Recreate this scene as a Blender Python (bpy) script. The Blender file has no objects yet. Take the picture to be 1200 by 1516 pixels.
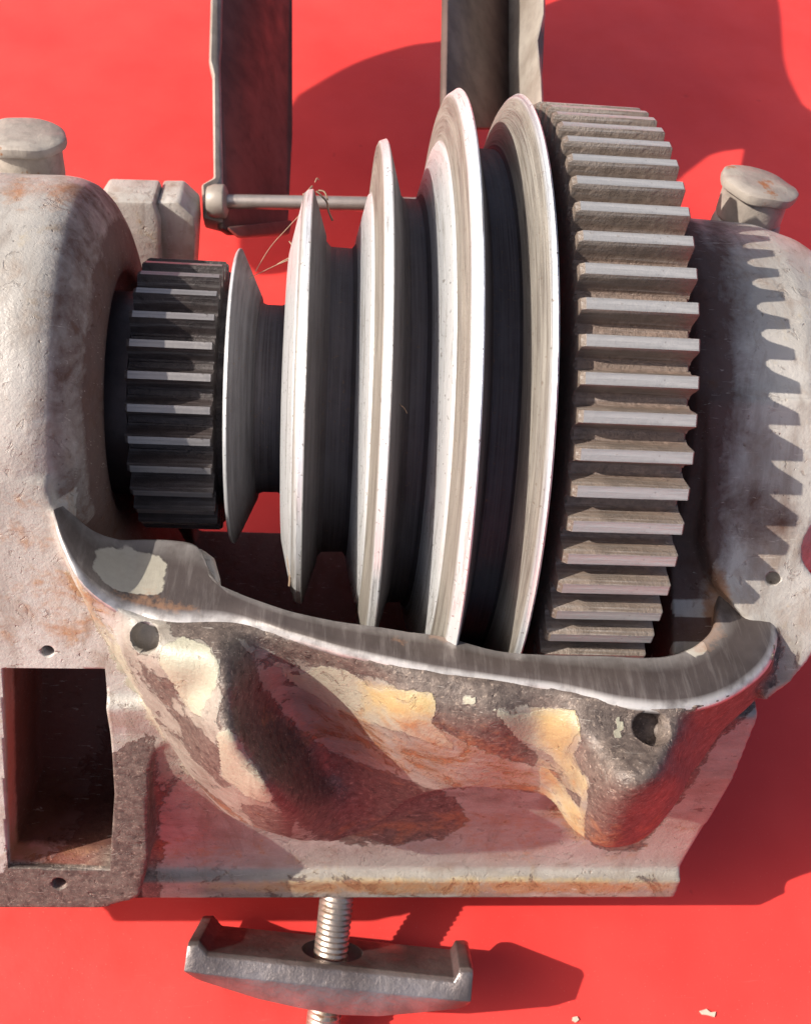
import bpy, bmesh, math, random
import numpy as np
from mathutils import Matrix, Vector, Euler
from mathutils.bvhtree import BVHTree
random.seed(7); rng = np.random.default_rng(7)
SC = bpy.context.scene
SC.unit_settings.scale_length = 0.06          # one unit is the bull gear's radius, about 6 cm
# ------------------------------------------------------------------ frames
# bench frame B = (x along the spindle, u, n); solved from the photograph's perspective
F, YAW, ROLL, YA, DIST = 1513.98, .0856, .0308, -.3718, 3.5451
ex = np.array([math.cos(YAW)*math.cos(ROLL), math.sin(ROLL)*math.cos(YAW), math.sin(YAW)])
ex /= np.linalg.norm(ex)
en = np.array([0, 0, -1.]); en = en - en.dot(ex)*ex; en /= np.linalg.norm(en)
eu = np.cross(en, ex); eu = eu if eu[1] < 0 else -eu
A0 = np.array([0, YA, DIST]); RB = np.array([ex, eu, en])
CAMB = -RB @ A0
HU = np.array([0, .743, .669]); HF = np.array([0, -.669, .743])      # up and front of the headstock
TY = np.array([0, .848, -.53]); TZ = np.array([0, .53, .848]); TC = -1.70   # table frame
RW = np.array([[1, 0, 0], TY, TZ])
M = Matrix([list(RW[0])+[0], list(RW[1])+[0], list(RW[2])+[-TC], [0, 0, 0, 1]])
def bp(px, py, t):
    return RB @ (np.array([(px-600)/F, (py-758)/F, 1])*t - A0)
def on(px, py, vec, val):
    a = bp(px, py, 0); b = bp(px, py, 1)-a
    return a + b*((val-a@vec)/(b@vec))
def onhf(px, py, v): return on(px, py, HF, v)
def onhu(px, py, v): return on(px, py, HU, v)
def projv(P):
    Q = A0 + P[:, 0:1]*ex + P[:, 1:2]*eu + P[:, 2:3]*en
    return 600+F*Q[:, 0]/Q[:, 2], 758+F*Q[:, 1]/Q[:, 2]
def hb(x, f, u): return np.array([x, 0, 0]) + f*HF + u*HU          # headstock front/up coordinates -> B
# ------------------------------------------------------------------ camera
cam = bpy.data.cameras.new('camera'); camo = bpy.data.objects.new('camera', cam)
SC.collection.objects.link(camo); SC.camera = camo
cx, cy, cz = RB @ np.array([1., 0, 0]), RB @ np.array([0, -1., 0]), RB @ np.array([0, 0, -1.])
CW = Matrix([[cx[i], cy[i], cz[i], CAMB[i]] for i in range(3)] + [[0, 0, 0, 1]])
camo.matrix_world = M @ CW
cam.sensor_fit = 'VERTICAL'; cam.sensor_height = 24; cam.lens = 24*F/1516
cam.clip_start = .05; cam.clip_end = 500
cam.dof.use_dof = True; cam.dof.focus_distance = 2.95; cam.dof.aperture_fstop = 2.2
# ------------------------------------------------------------------ light
SUN_B = np.array([-1.28, .446, .944]); SUN_B /= np.linalg.norm(SUN_B)   # towards the sun
sw = RW @ SUN_B
el = math.asin(sw[2]); az = math.atan2(sw[0], sw[1])
W = bpy.data.worlds.new('World'); SC.world = W; W.use_nodes = True
nt = W.node_tree; bg = nt.nodes['Background']
sky = nt.nodes.new('ShaderNodeTexSky'); sky.sky_type = 'NISHITA'; sky.sun_disc = False
sky.dust_density = 4.; sky.ozone_density = .4; sky.air_density = .7; sky.sun_elevation = el; sky.sun_rotation = az
nt.links.new(sky.outputs[0], bg.inputs[0]); bg.inputs[1].default_value = .125
sl = bpy.data.lights.new('sun', 'SUN'); sl.energy = 4.8; sl.angle = math.radians(.55); sl.color = (1, .93, .83)
so = bpy.data.objects.new('sun', sl); SC.collection.objects.link(so)
so.rotation_euler = Vector(sw).to_track_quat('Z', 'Y').to_euler()
so.location = (0, 0, 20)
SC.view_settings.view_transform = 'Standard'; SC.view_settings.look = 'None'
SC.view_settings.exposure = .48; SC.view_settings.gamma = 1
# ------------------------------------------------------------------ materials
class NB:
    def __init__(s, name):
        s.m = bpy.data.materials.new(name); s.m.use_nodes = True
        s.t = s.m.node_tree; s.p = s.t.nodes['Principled BSDF']; s.co = None
    def n(s, typ, **k):
        o = s.t.nodes.new(typ)
        for a, v in k.items():
            if a.startswith('i_'):
                key = a[2:]; key = int(key) if key.isdigit() else key.replace('_', ' ')
                s.put(o.inputs[key], v)
            else: setattr(o, a, v)
        return o
    def put(s, sock, v):
        if isinstance(v, bpy.types.NodeSocket): s.t.links.new(v, sock)
        else: sock.default_value = v
    def coord(s):
        if s.co is None: s.co = s.n('ShaderNodeTexCoord').outputs['Object']
        return s.co
    def map(s, scale, vec=None):
        return s.n('ShaderNodeMapping', i_Vector=vec or s.coord(), i_Scale=scale).outputs[0]
    def noise(s, scale, detail=4, rough=.55, vec=None, dist=0):
        return s.n('ShaderNodeTexNoise', i_Vector=vec or s.coord(), i_Scale=scale, i_Detail=detail, i_Roughness=rough, i_Distortion=dist).outputs[0]
    def ramp(s, v, a, b, lo=0., hi=1.):
        return s.n('ShaderNodeMapRange', i_Value=v, i_From_Min=a, i_From_Max=b, i_To_Min=lo, i_To_Max=hi).outputs[0]
    def mix(s, f, a, b):
        o = s.n('ShaderNodeMix', data_type='RGBA')
        s.put(o.inputs[0], f)
        for i, v in ((6, a), (7, b)):
            s.put(o.inputs[i], v if isinstance(v, bpy.types.NodeSocket) else (*v, 1))
        return o.outputs[2]
    def math(s, op, a, b=0.):
        return s.n('ShaderNodeMath', operation=op, i_0=a, i_1=b).outputs[0]
    def attr(s, name): return s.n('ShaderNodeAttribute', attribute_name=name).outputs['Fac']
    def bump(s, h, strength=.3, dist=.01, normal=None):
        o = s.n('ShaderNodeBump', i_Height=h, i_Strength=strength, i_Distance=dist)
        if normal: s.put(o.inputs['Normal'], normal)
        return o.outputs[0]
    def out(s, col=None, metal=None, rough=None, normal=None, spec=None):
        p = s.p
        for k, v in (('Base Color', col), ('Metallic', metal), ('Roughness', rough), ('Normal', normal), ('Specular IOR Level', spec)):
            if v is not None: s.put(p.inputs[k], (*v, 1) if isinstance(v, tuple) and len(v) == 3 else v)
        return s.m

def mat_table():
    b = NB('red_tabletop')
    n1 = b.noise(1.3, 5); n2 = b.noise(26, 3)
    c = b.mix(b.ramp(n1, .32, .72), (.64, .040, .034), (.76, .060, .050))
    sp = b.ramp(b.noise(9, 2), .735, .76)
    c = b.mix(b.math('MULTIPLY', sp, .35), c, (.42, .02, .02))
    du = b.ramp(b.noise(150, 2, .5), .70, .74); scf = b.ramp(b.noise(1., 3, .6, b.map((1.5, 40, 1)), 3.), .68, .74)
    c = b.mix(b.math('MULTIPLY', du, .5), c, (.75, .30, .24)); c = b.mix(b.math('MULTIPLY', scf, .16), c, (.85, .25, .2))
    wv = b.noise(3.2, 4, .5)
    return b.out(c, 0., b.ramp(b.noise(3, 6, .6), .3, .7, .34, .55), b.bump(b.math('ADD', n2, b.math('MULTIPLY', wv, 3.)), .05, .012), .35)
def mat_cast():
    """Old grey paint on cast iron. Per-vertex marks say where it has chipped to iron, yellowed, rusted or is grimy; the iron and grimy marks also carry painted shade."""
    b = NB('worn_painted_casting')
    fine = b.noise(38, 6, .65); mid = b.noise(9, 6, .6, dist=.4); big = b.noise(2.6, 4); grit = b.noise(120, 3, .7)
    edge = b.math('ADD', b.math('MULTIPLY', b.math('SUBTRACT', b.noise(6.5, 9, .68, dist=.7), .5), 1.5), b.math('MULTIPLY', b.math('SUBTRACT', fine, .5), .55))
    def mask(name, w=.03, k=1.):
        v = b.math('ADD', b.attr(name), b.math('MULTIPLY', edge, k))
        return b.ramp(v, .5-w, .5+w)
    bare_shade = mask('bare_shade'); cream = mask('cream', .05); ochre = mask('ochre', .34, 1.3); rust = mask('rust', .2, 1.2); grime_shade = mask('grime_shade', .3, .8)
    paint = b.mix(b.ramp(big, .35, .7), (.325, .30, .272), (.475, .445, .41))
    paint = b.mix(b.ramp(mid, .52, .75), paint, (.27, .205, .16))
    wl = b.attr('wall')
    paint = b.mix(wl, paint, b.mix(b.ramp(b.noise(1., 6, .65, b.map((5, 16, 16))), .35, .65), (.165, .138, .11), (.31, .28, .235)))
    paint = b.mix(cream, paint, b.mix(fine, (.30, .28, .205), (.41, .39, .31)))
    paint = b.mix(ochre, paint, b.mix(fine, (.36, .24, .095), (.44, .36, .20)))
    spots = b.math('MAXIMUM', b.ramp(b.noise(40, 2, .5), .71, .76), b.math('MULTIPLY', b.ramp(b.noise(15, 5, .7, dist=1.2), .60, .66), .6))
    paint = b.mix(b.math('MULTIPLY', spots, .55), paint, (.14, .09, .06))
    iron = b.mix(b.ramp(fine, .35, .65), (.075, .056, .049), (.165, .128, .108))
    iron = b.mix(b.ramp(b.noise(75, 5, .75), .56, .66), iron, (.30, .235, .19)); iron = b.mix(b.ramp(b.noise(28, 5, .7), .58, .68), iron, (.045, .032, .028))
    strk = b.noise(1., 6, .65, b.map((9, 2.2, 2.2)), .8)
    paint = b.mix(b.math('MULTIPLY', b.ramp(strk, .52, .68), .55), paint, (.17, .125, .095))
    col = b.mix(bare_shade, paint, iron)
    col = b.mix(b.math('MULTIPLY', b.attr('pocket'), .8), col, b.mix(mid, (.50, .10, .075), (.58, .20, .13)))
    col = b.mix(b.math('MULTIPLY', rust, .8), col, b.mix(fine, (.20, .075, .03), (.42, .22, .10)))
    col = b.mix(b.math('MULTIPLY', grime_shade, .85), col, b.mix(fine, (.045, .017, .014), (.105, .045, .036)))
    metal = b.math('MULTIPLY', bare_shade, .18)
    rough = b.math('ADD', b.math('ADD', b.ramp(mid, .3, .7, .30, .48), b.math('MULTIPLY', bare_shade, .12)), b.math('MULTIPLY', grime_shade, .35))
    h = b.math('ADD', b.math('MULTIPLY', bare_shade, -.6), b.math('ADD', b.math('MULTIPLY', fine, .42), b.math('MULTIPLY', grit, .22)))
    h = b.math('SUBTRACT', b.math('ADD', h, b.math('MULTIPLY', mid, .5)), b.math('MULTIPLY', spots, .5))
    h = b.math('ADD', h, b.math('MULTIPLY', cream, .25))
    scr = b.noise(1., 3, .6, b.map((9, 70, 30)), 2.5)
    col = b.mix(b.math('MULTIPLY', b.ramp(scr, .66, .70), .35), col, (.62, .57, .50))
    return b.out(col, metal, rough, b.bump(h, .60, .012), b.math('SUBTRACT', .5, b.math('MULTIPLY', grime_shade, .42)))
def mat_rim():
    b = NB('machined_rim_iron')
    v = b.map((48, 5, 5)); st = b.noise(1., 6, .7, v); big = b.noise(5, 5, .6); fine = b.noise(45, 5, .6)
    c = b.mix(b.ramp(big, .35, .7), (.10, .08, .073), (.052, .039, .034))
    c = b.mix(b.math('MULTIPLY', b.ramp(st, .5, .72), .45), c, (.24, .21, .195))
    v2 = b.math('ADD', b.attr('cream'), b.math('MULTIPLY', b.math('SUBTRACT', b.noise(11, 6, .6), .5), .8))
    cr = b.ramp(v2, .47, .53)
    c = b.mix(cr, c, b.mix(fine, (.27, .245, .20), (.40, .37, .30)))
    ru = b.ramp(b.math('ADD', b.attr('rust'), b.math('MULTIPLY', b.math('SUBTRACT', fine, .5), 1.2)), .35, .65)
    c = b.mix(b.math('MULTIPLY', ru, .8), c, (.27, .15, .09))
    met = b.math('MULTIPLY', b.math('SUBTRACT', 1., cr), .32)
    h = b.math('ADD', b.math('MULTIPLY', st, .5), b.math('ADD', b.math('MULTIPLY', fine, .3), b.math('MULTIPLY', cr, .6)))
    wn = b.math('MULTIPLY', b.attr('worn'), b.ramp(b.noise(16, 5, .6), .28, .55, .25, 1.))
    c = b.mix(wn, c, (.66, .63, .61))
    return b.out(c, met, b.math('SUBTRACT', b.ramp(fine, .3, .7, .34, .50), b.math('MULTIPLY', wn, .08)), b.bump(h, .35, .007))
def mat_pulley():
    b = NB('turned_pulley_metal')
    sx = b.n('ShaderNodeSeparateXYZ', i_Vector=b.coord())
    r = b.math('POWER', b.math('ADD', b.math('MULTIPLY', sx.outputs[1], sx.outputs[1]), b.math('MULTIPLY', sx.outputs[2], sx.outputs[2])), .5)
    q = b.math('ADD', b.math('MULTIPLY', sx.outputs[0], 210.), b.math('MULTIPLY', r, 150.))
    lines = b.n('ShaderNodeCombineXYZ', i_0=q, i_1=b.math('MULTIPLY', sx.outputs[1], 2.4), i_2=b.math('MULTIPLY', sx.outputs[2], 2.4)).outputs[0]
    ring = b.noise(1., 3, .7, lines); fine = b.noise(60, 4, .6); big = b.noise(4., 6, .65); lq = b.n('ShaderNodeCombineXYZ', i_0=b.math('MULTIPLY', q, .22), i_1=b.math('MULTIPLY', sx.outputs[1], 3.2), i_2=b.math('MULTIPLY', sx.outputs[2], 3.2)).outputs[0]
    blot = b.noise(1., 7, .72, lq, .3)
    at = b.attr('dull'); gr = b.attr('groove_shade')
    c = b.mix(b.ramp(ring, .38, .62), (.33, .34, .37), (.60, .615, .64))
    c = b.mix(b.attr('edge'), c, (.86, .86, .86))  # sun highlights painted bright on rims and left cones
    c = b.mix(b.math('MULTIPLY', b.ramp(blot, .54, .64), .7), c, (.27, .245, .225))
    tan = b.mix(b.ramp(blot, .38, .66), (.11, .092, .078), (.25, .225, .19))
    c = b.mix(at, c, b.mix(b.math('MULTIPLY', b.ramp(ring, .4, .66), .5), tan, (.33, .315, .29)))
    c = b.mix(gr, c, b.mix(b.ramp(ring, .36, .66), b.mix(b.ramp(big, .4, .62), (.05, .041, .043), (.088, .078, .083)), (.098, .088, .093)))  # shade of the grooves and right-hand flange faces put into a darker colour
    sp = b.ramp(b.noise(85, 2, .5), .66, .70)
    c = b.mix(b.math('MULTIPLY', sp, .6), c, (.13, .09, .065))
    met = b.math('ADD', .55, b.math('MULTIPLY', at, -.4))
    h = b.math('ADD', b.math('MULTIPLY', ring, 1.), b.math('ADD', b.math('MULTIPLY', fine, .4), b.math('MULTIPLY', sp, -.5)))
    return b.out(c, met, b.math('ADD', b.ramp(blot, .35, .65, .27, .42), b.math('ADD', b.math('MULTIPLY', at, .22), b.math('MULTIPLY', gr, .25))), b.bump(h, .40, .006), b.math('SUBTRACT', .5, b.math('MULTIPLY', gr, .35)))
def mat_gear(name, land, flank, dark, Ri, h):
    b = NB(name)
    fine = b.noise(55, 6, .7); mid = b.noise(12, 5, .6); st = b.noise(1., 4, .6, b.map((3, 90, 90)))
    top = b.attr('land')
    sx = b.n('ShaderNodeSeparateXYZ', i_Vector=b.coord())
    r = b.math('POWER', b.math('ADD', b.math('MULTIPLY', sx.outputs[1], sx.outputs[1]), b.math('MULTIPLY', sx.outputs[2], sx.outputs[2])), .5)
    jit_ = b.math('ADD', b.math('MULTIPLY', b.math('SUBTRACT', fine, .5), h*.9), b.math('MULTIPLY', b.math('SUBTRACT', mid, .5), h*.9))
    ob = b.n('ShaderNodeObjectInfo').outputs['Random']
    c = b.mix(b.ramp(mid, .35, .65), flank, tuple(.6*v for v in flank))
    c = b.mix(b.math('MULTIPLY', b.ramp(st, .52, .7), .4), c, land)
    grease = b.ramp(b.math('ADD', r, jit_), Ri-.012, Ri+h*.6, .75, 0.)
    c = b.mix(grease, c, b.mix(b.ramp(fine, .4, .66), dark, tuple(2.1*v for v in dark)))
    lc = b.mix(b.ramp(st, .3, .7), land, tuple(.62*v for v in land))
    lc = b.mix(b.ramp(b.math('ADD', fine, b.math('MULTIPLY', ob, .10)), .68, .80), lc, flank)
    c = b.mix(top, c, lc)
    c = b.mix(b.math('MULTIPLY', b.ramp(b.noise(95, 3, .6), .66, .72), .45), c, dark)
    met = b.ramp(top, 0., 1., .10, .45)
    return b.out(c, met, b.math('ADD', b.ramp(fine, .3, .7, .32, .52), b.math('MULTIPLY', grease, .1)), b.bump(b.math('ADD', b.math('MULTIPLY', fine, b.math('ADD', b.math('SUBTRACT', .8, b.math('MULTIPLY', top, .6)), b.math('MULTIPLY', grease, 1.6))), b.math('MULTIPLY', st, .35)), .7, .010))
def mat_simple(name, c1, c2, metal, r1, r2, scale=20, bump=.3, rust=None, rt=.6):
    b = NB(name)
    n = b.noise(scale, 6, .62); m = b.noise(scale*.25, 5, .6)
    c = b.mix(b.ramp(m, .35, .65), c1, c2)
    c = b.mix(b.math('MULTIPLY', b.ramp(n, .5, .7), .5), c, tuple(.55*v for v in c1))
    met = metal
    if rust:
        k = b.ramp(b.noise(scale*.4, 7, .65), rt, rt+.06)
        c = b.mix(k, c, b.mix(n, rust, tuple(.5*v for v in rust)))
        met = b.math('MULTIPLY', b.math('SUBTRACT', 1., k), metal)
    return b.out(c, met, b.ramp(n, .3, .7, r1, r2), b.bump(n, bump, .01))
MT = mat_table(); MC = mat_cast(); MR = mat_rim(); MP = mat_pulley()
MG = mat_gear('bull_gear_steel', (.47, .455, .445), (.225, .175, .14), (.13, .088, .07), .928, .072)
MPG = mat_gear('oily_pinion_steel', (.30, .28, .275), (.06, .045, .042), (.022, .016, .016), .39, .062)
M_CAP = mat_simple('worn_oiler_paint', (.38, .335, .29), (.26, .22, .19), 0., .4, .6, 22, .4, (.34, .14, .05), .60)
M_ARM = mat_simple('dark_bracket_steel', (.15, .095, .08), (.085, .05, .042), .3, .4, .6, 9, .25)  # darker steel than the flanges, for webs, foot and plate
M_ARMG = mat_simple('worn_grey_bracket', (.38, .34, .30), (.22, .18, .15), .1, .4, .6, 14, .3)
M_ROD = mat_simple('dull_steel_rod', (.50, .44, .40), (.34, .28, .25), .7, .3, .45, 16, .2)
M_STUD = mat_simple('stud_steel', (.55, .48, .42), (.30, .23, .18), .8, .26, .44, 26, .35, (.20, .11, .06), .58)
M_CLAMP = mat_simple('dark_clamp_iron', (.36, .32, .31), (.14, .115, .11), .78, .27, .42, 15, .6)
M_SHAFT = mat_simple('greasy_shaft', (.085, .055, .048), (.05, .034, .031), .4, .35, .5, 14, .3)
M_SCREW = mat_simple('rusty_screw', (.30, .20, .14), (.20, .12, .08), .4, .5, .7, 40, .4)
M_STRAW = mat_simple('dry_fibre', (.34, .24, .16), (.22, .14, .09), 0., .7, .8, 30, .1)
M_FLECK = mat_simple('pale_fleck', (.65, .5, .4), (.5, .36, .28), 0., .7, .8, 30, .1)
# ------------------------------------------------------------------ object helpers
COL = SC.collection
def empty(name, at, label=None, cat=None, group=None):
    o = bpy.data.objects.new(name, None); COL.objects.link(o); o.empty_display_size = .1
    o.matrix_world = M @ Matrix.Translation(Vector(at)); o['origin'] = list(map(float, at))
    tag(o, label, cat, group); return o
def tag(o, label=None, cat=None, group=None, kind=None):
    for k, v in (('label', label), ('category', cat), ('group', group), ('kind', kind)):
        if v: o[k] = v
    return o
def link(name, me, mat, parent=None):
    o = bpy.data.objects.new(name, me); COL.objects.link(o)
    if mat and not me.materials: me.materials.append(mat)
    if parent is not None: o.parent = parent
    else: o.matrix_world = M
    return o
def mesh(name, V, Fc, smooth=True):
    me = bpy.data.meshes.new(name)
    me.from_pydata([tuple(map(float, v)) for v in V], [], [tuple(f) for f in Fc]); me.update()
    if smooth: me.polygons.foreach_set('use_smooth', [True]*len(me.polygons))
    return me
def fix(me):
    bm = bmesh.new(); bm.from_mesh(me); bmesh.ops.recalc_face_normals(bm, faces=bm.faces); bm.to_mesh(me); bm.free(); return me
def sharp(me, deg=35):
    bm = bmesh.new(); bm.from_mesh(me); c = math.radians(deg)
    for e in bm.edges:
        if len(e.link_faces) == 2 and e.calc_face_angle(0) > c: e.smooth = False
    bm.to_mesh(me); bm.free(); return me
def part(name, V, Fc, mat, parent, smooth=True, deg=35, bevel=0, seg=2):
    """V in B coordinates; stored relative to the thing's origin."""
    root = parent
    o0 = np.array(root['origin']) if 'origin' in root else np.zeros(3)
    me = fix(mesh(name, np.asarray(V, float)-o0, Fc, smooth))
    if bevel: bevel_mesh(me, bevel, seg)
    if smooth: sharp(me, deg)
    o = link(name, me, mat, parent); o['origin'] = list(map(float, o0)); return o
def bevel_mesh(me, w, seg=2, deg=30):
    bm = bmesh.new(); bm.from_mesh(me); c = math.radians(deg)
    es = [e for e in bm.edges if len(e.link_faces) == 2 and e.calc_face_angle(0) > c]
    bmesh.ops.bevel(bm, geom=es, offset=w, segments=seg, affect='EDGES', profile=.5, clamp_overlap=True)
    bm.to_mesh(me); bm.free()
    me.polygons.foreach_set('use_smooth', [True]*len(me.polygons))
def lathe(prof, n=128, close=False):
    """profile of (x, r) revolved about the spindle."""
    V, Fc = [], []; k = len(prof)
    th = np.linspace(0, 2*math.pi, n, endpoint=False)
    for x, r in prof:
        for t in th: V.append((x, r*math.sin(t), r*math.cos(t)))
    for i in range(k if close else k-1):
        j = (i+1) % k
        for a in range(n):
            b = (a+1) % n; Fc.append((i*n+a, i*n+b, j*n+b, j*n+a))
    if not close:
        Fc.append(tuple(range(n))); Fc.append(tuple((k-1)*n+a for a in range(n)))
    return np.array(V), Fc
def axis_lathe(P0, axis, prof, n=32, ref=None):
    """closed revolve of (h, r) about a line."""
    P0 = np.array(P0, float); a = np.array(axis, float); a /= np.linalg.norm(a)
    r0 = np.array(ref if ref is not None else ([1, 0, 0] if abs(a[0]) < .8 else [0, 1, 0]), float)
    e1 = r0-a*(r0@a); e1 /= np.linalg.norm(e1); e2 = np.cross(a, e1)
    V, Fc = [], []
    for h, r in prof:
        for q in range(n):
            t = 2*math.pi*q/n; V.append(P0+a*h+r*(math.cos(t)*e1+math.sin(t)*e2))
    for i in range(len(prof)-1):
        for q in range(n):
            p = (q+1) % n; Fc.append((i*n+q, i*n+p, (i+1)*n+p, (i+1)*n+q))
    Fc.append(tuple(range(n))); Fc.append(tuple((len(prof)-1)*n+q for q in range(n)))
    return np.array(V), Fc
def prism(poly3, vec):
    P = np.asarray(poly3, float); k = len(P); V = np.vstack([P, P+np.asarray(vec, float)])
    Fc = [tuple(range(k)), tuple(range(2*k-1, k-1, -1))]
    for i in range(k): Fc.append((i, (i+1) % k, (i+1) % k+k, i+k))
    return V, Fc
def spline(P, n):
    """Catmull-Rom through rows of P, n samples by index."""
    P = np.asarray(P, float); k = len(P); t = np.linspace(0, k-1, n); i = np.minimum(t.astype(int), k-2); u = (t-i)[:, None]
    g = lambda j: P[np.clip(j, 0, k-1)]
    a, b, c, d = g(i-1), g(i), g(i+1), g(i+2)
    return .5*(2*b+(c-a)*u+(2*a-5*b+4*c-d)*u**2+(3*b-a-3*c+d)*u**3)
def join(parts):
    V, Fc, o = [], [], 0
    for v, f in parts:
        V.append(np.asarray(v)); Fc += [tuple(i+o for i in q) for q in f]; o += len(v)
    return np.vstack(V), Fc
class TPS:
    def __init__(s, pts, vals, lam=1e-3):
        s.P = np.array(pts, float)/300.; n = len(s.P)
        K = s.k(np.linalg.norm(s.P[:, None]-s.P[None], axis=2))+lam*np.eye(n); Q = np.hstack([np.ones((n, 1)), s.P])
        L = np.block([[K, Q], [Q.T, np.zeros((3, 3))]])
        s.w = np.linalg.solve(L, np.concatenate([np.array(vals, float), np.zeros(3)]))
    def k(s, r): return np.where(r > 1e-9, r*r*np.log(np.maximum(r, 1e-9)), 0)
    def __call__(s, q):
        q = np.atleast_2d(np.array(q, float))/300.
        K = s.k(np.linalg.norm(q[:, None]-s.P[None], axis=2))
        return K@s.w[:len(s.P)] + np.hstack([np.ones((len(q), 1)), q])@s.w[len(s.P):]
# ------------------------------------------------------------------ the red table
V = [(-30, -12, 0), (30, -12, 0), (30, 40, 0), (-30, 40, 0), (-30, -12, -.5), (30, -12, -.5), (30, 40, -.5), (-30, 40, -.5)]
me = mesh('tabletop', V, [(0, 1, 2, 3), (7, 6, 5, 4), (0, 4, 5, 1), (1, 5, 6, 2), (2, 6, 7, 3), (3, 7, 4, 0)], False)
tb = link('tabletop', me, MT); tb.matrix_world = Matrix.Identity(4); tag(tb, kind='structure')
# ------------------------------------------------------------------ the headstock casting
HO = hb(0, .3, -1.62)
head = empty('headstock_casting', HO, 'worn grey painted cast iron lathe headstock body with flaking cream paint', 'headstock')
def rimh(px): return -.08+.20*np.clip((205-px)/130., 0, 1.1)**1.5
OUT = [(77, 757), (90, 800), (120, 855), (165, 892), (215, 912), (260, 920), (310, 919), (350, 920), (390, 927), (450, 945), (500, 960), (550, 972), (600, 983), (665, 995), (750, 1006), (825, 1016), (875, 1028), (925, 1040), (990, 1046), (1050, 1038), (1100, 1015), (1138, 982), (1152, 945), (1148, 890)]
INN = [(95, 750), (112, 764), (138, 784), (172, 796), (205, 798), (250, 799), (288, 806), (302, 830), (309, 857), (430, 906), (485, 918), (540, 926), (600, 935), (655, 943), (735, 964), (800, 969), (850, 970), (900, 970), (955, 972), (1000, 968), (1035, 950), (1055, 925), (1060, 895), (1062, 868)]
INN.insert(9, (350, 878)); INN.insert(10, (390, 893)); OUT.insert(9, (405, 931)); OUT.insert(10, (425, 938))
NS = 120
OUTs, INNs = spline(OUT, NS), spline(INN, NS)
jit = np.cumsum(rng.normal(0, .5, NS)); jit -= np.linspace(jit[0], jit[-1], NS)
INNs[:, 1] += np.clip(jit, -2.5, 2.5)*.6
Po = np.array([onhu(x, y, rimh(x)) for x, y in OUTs]); Pi = np.array([onhu(x, y, rimh(.6*x+.4*xo)) for (x, y), (xo, _) in zip(INNs, OUTs)])
# front wall, rim edge down to where it meets the base
BOT = [(84, 775), (100, 830), (130, 905), (165, 965), (205, 1030), (250, 1100), (292, 1162), (345, 1212), (430, 1243), (453, 1246), (477, 1247), (500, 1245), (560, 1222), (610, 1185), (680, 1168), (750, 1170), (810, 1182), (848, 1232), (895, 1256), (945, 1248), (990, 1205), (1030, 1140), (1070, 1082), (1110, 1045), (1140, 1008), (1150, 935)]
BOTs = spline(BOT, NS)
ctl = [  # (px, py, hf)
 (77, 757, .62), (100, 830, .80), (130, 905, .87), (165, 965, .90), (205, 1030, .93), (250, 1100, .965), (292, 1162, 1.0), (345, 1212, 1.02), (430, 1243, 1.08), (500, 1245, 1.0), (560, 1222, .98), (610, 1185, 1.04), (680, 1168, 1.13), (750, 1170, 1.14), (810, 1182, 1.17), (848, 1232, 1.28), (895, 1256, 1.36), (945, 1248, 1.32), (990, 1205, 1.27), (1030, 1140, 1.06), (1070, 1082, 1.02), (1110, 1045, .98), (1140, 1008, .92), (1150, 935, .88),
 (200, 960, 1.0), (240, 1010, 1.06), (285, 1070, 1.13), (330, 1130, 1.20), (385, 1190, 1.23), (425, 1218, 1.19), (265, 955, 1.03), (300, 1020, 1.10), (325, 960, 1.06), (335, 1020, 1.155), (348, 1090, 1.235), (395, 1160, 1.27), (440, 1205, 1.20),
 (385, 960, .985), (408, 1020, .975), (438, 1090, .975), (480, 1150, .98), (525, 1195, .99), (395, 1060, 1.02),
 (430, 965, .995), (475, 1020, .995), (545, 1100, 1.04), (520, 1000, 1.05), (600, 1060, 1.16), (680, 1110, 1.19), (640, 1020, 1.14), (740, 1060, 1.21), (760, 1120, 1.20), (800, 1140, 1.20), (790, 1090, 1.19), (620, 1130, 1.12),
 (830, 1130, 1.22), (850, 1080, 1.245), (862, 1150, 1.31), (872, 1200, 1.35), (900, 1110, 1.315), (910, 1180, 1.42), (960, 1110, 1.315), (963, 1078, 1.25), (920, 1070, 1.225), (1010, 1066, 1.225), (955, 1175, 1.42), (1010, 1100, 1.275), (1005, 1150, 1.32), (995, 1075, 1.255), (1060, 1050, 1.17)]
for i in range(0, len(OUT)):
    p = onhu(*OUT[i], rimh(OUT[i][0])); ctl.append((OUT[i][0], OUT[i][1]+3, float(p@HF)))
tps = TPS([c[:2] for c in ctl], [c[2] for c in ctl], 2e-3)
NR = 36
V = []; Fc = []
vs = np.linspace(0, 1, NR)
front = np.zeros((NS, NR, 3)); back = np.zeros((NS, NR, 3))
for i in range(NS):
    pts = OUTs[i]+(BOTs[i]-OUTs[i])*vs[:, None]
    h = tps(pts)
    for j in range(NR):
        p = onhf(pts[j][0], pts[j][1], h[j]); front[i, j] = p if j else Po[i]-.012*HU
        th_ = min(.15, .6*max(.02, (Po[i]-Pi[i])@HF)) if Po[i][0] < .45 else .14; th_ = th_+(.15-th_)*min(1, j/10)
        x_ = front[i, j][0]; h_ = front[i, j]@HF; wl = np.clip((.05-x_)/.15, 0, 1)*np.clip((x_+.80)/.1, 0, 1)*min(1, max(0, j-9)/8)
        th_ = th_+wl*max(0, h_-.86-th_)
        back[i, j] = front[i, j]-HF*th_-HU*(.02+.14*min(1, j/5)*min(1, (NR-1-j)/10))
V = np.vstack([front.reshape(-1, 3), back.reshape(-1, 3)]); o = NS*NR
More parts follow.
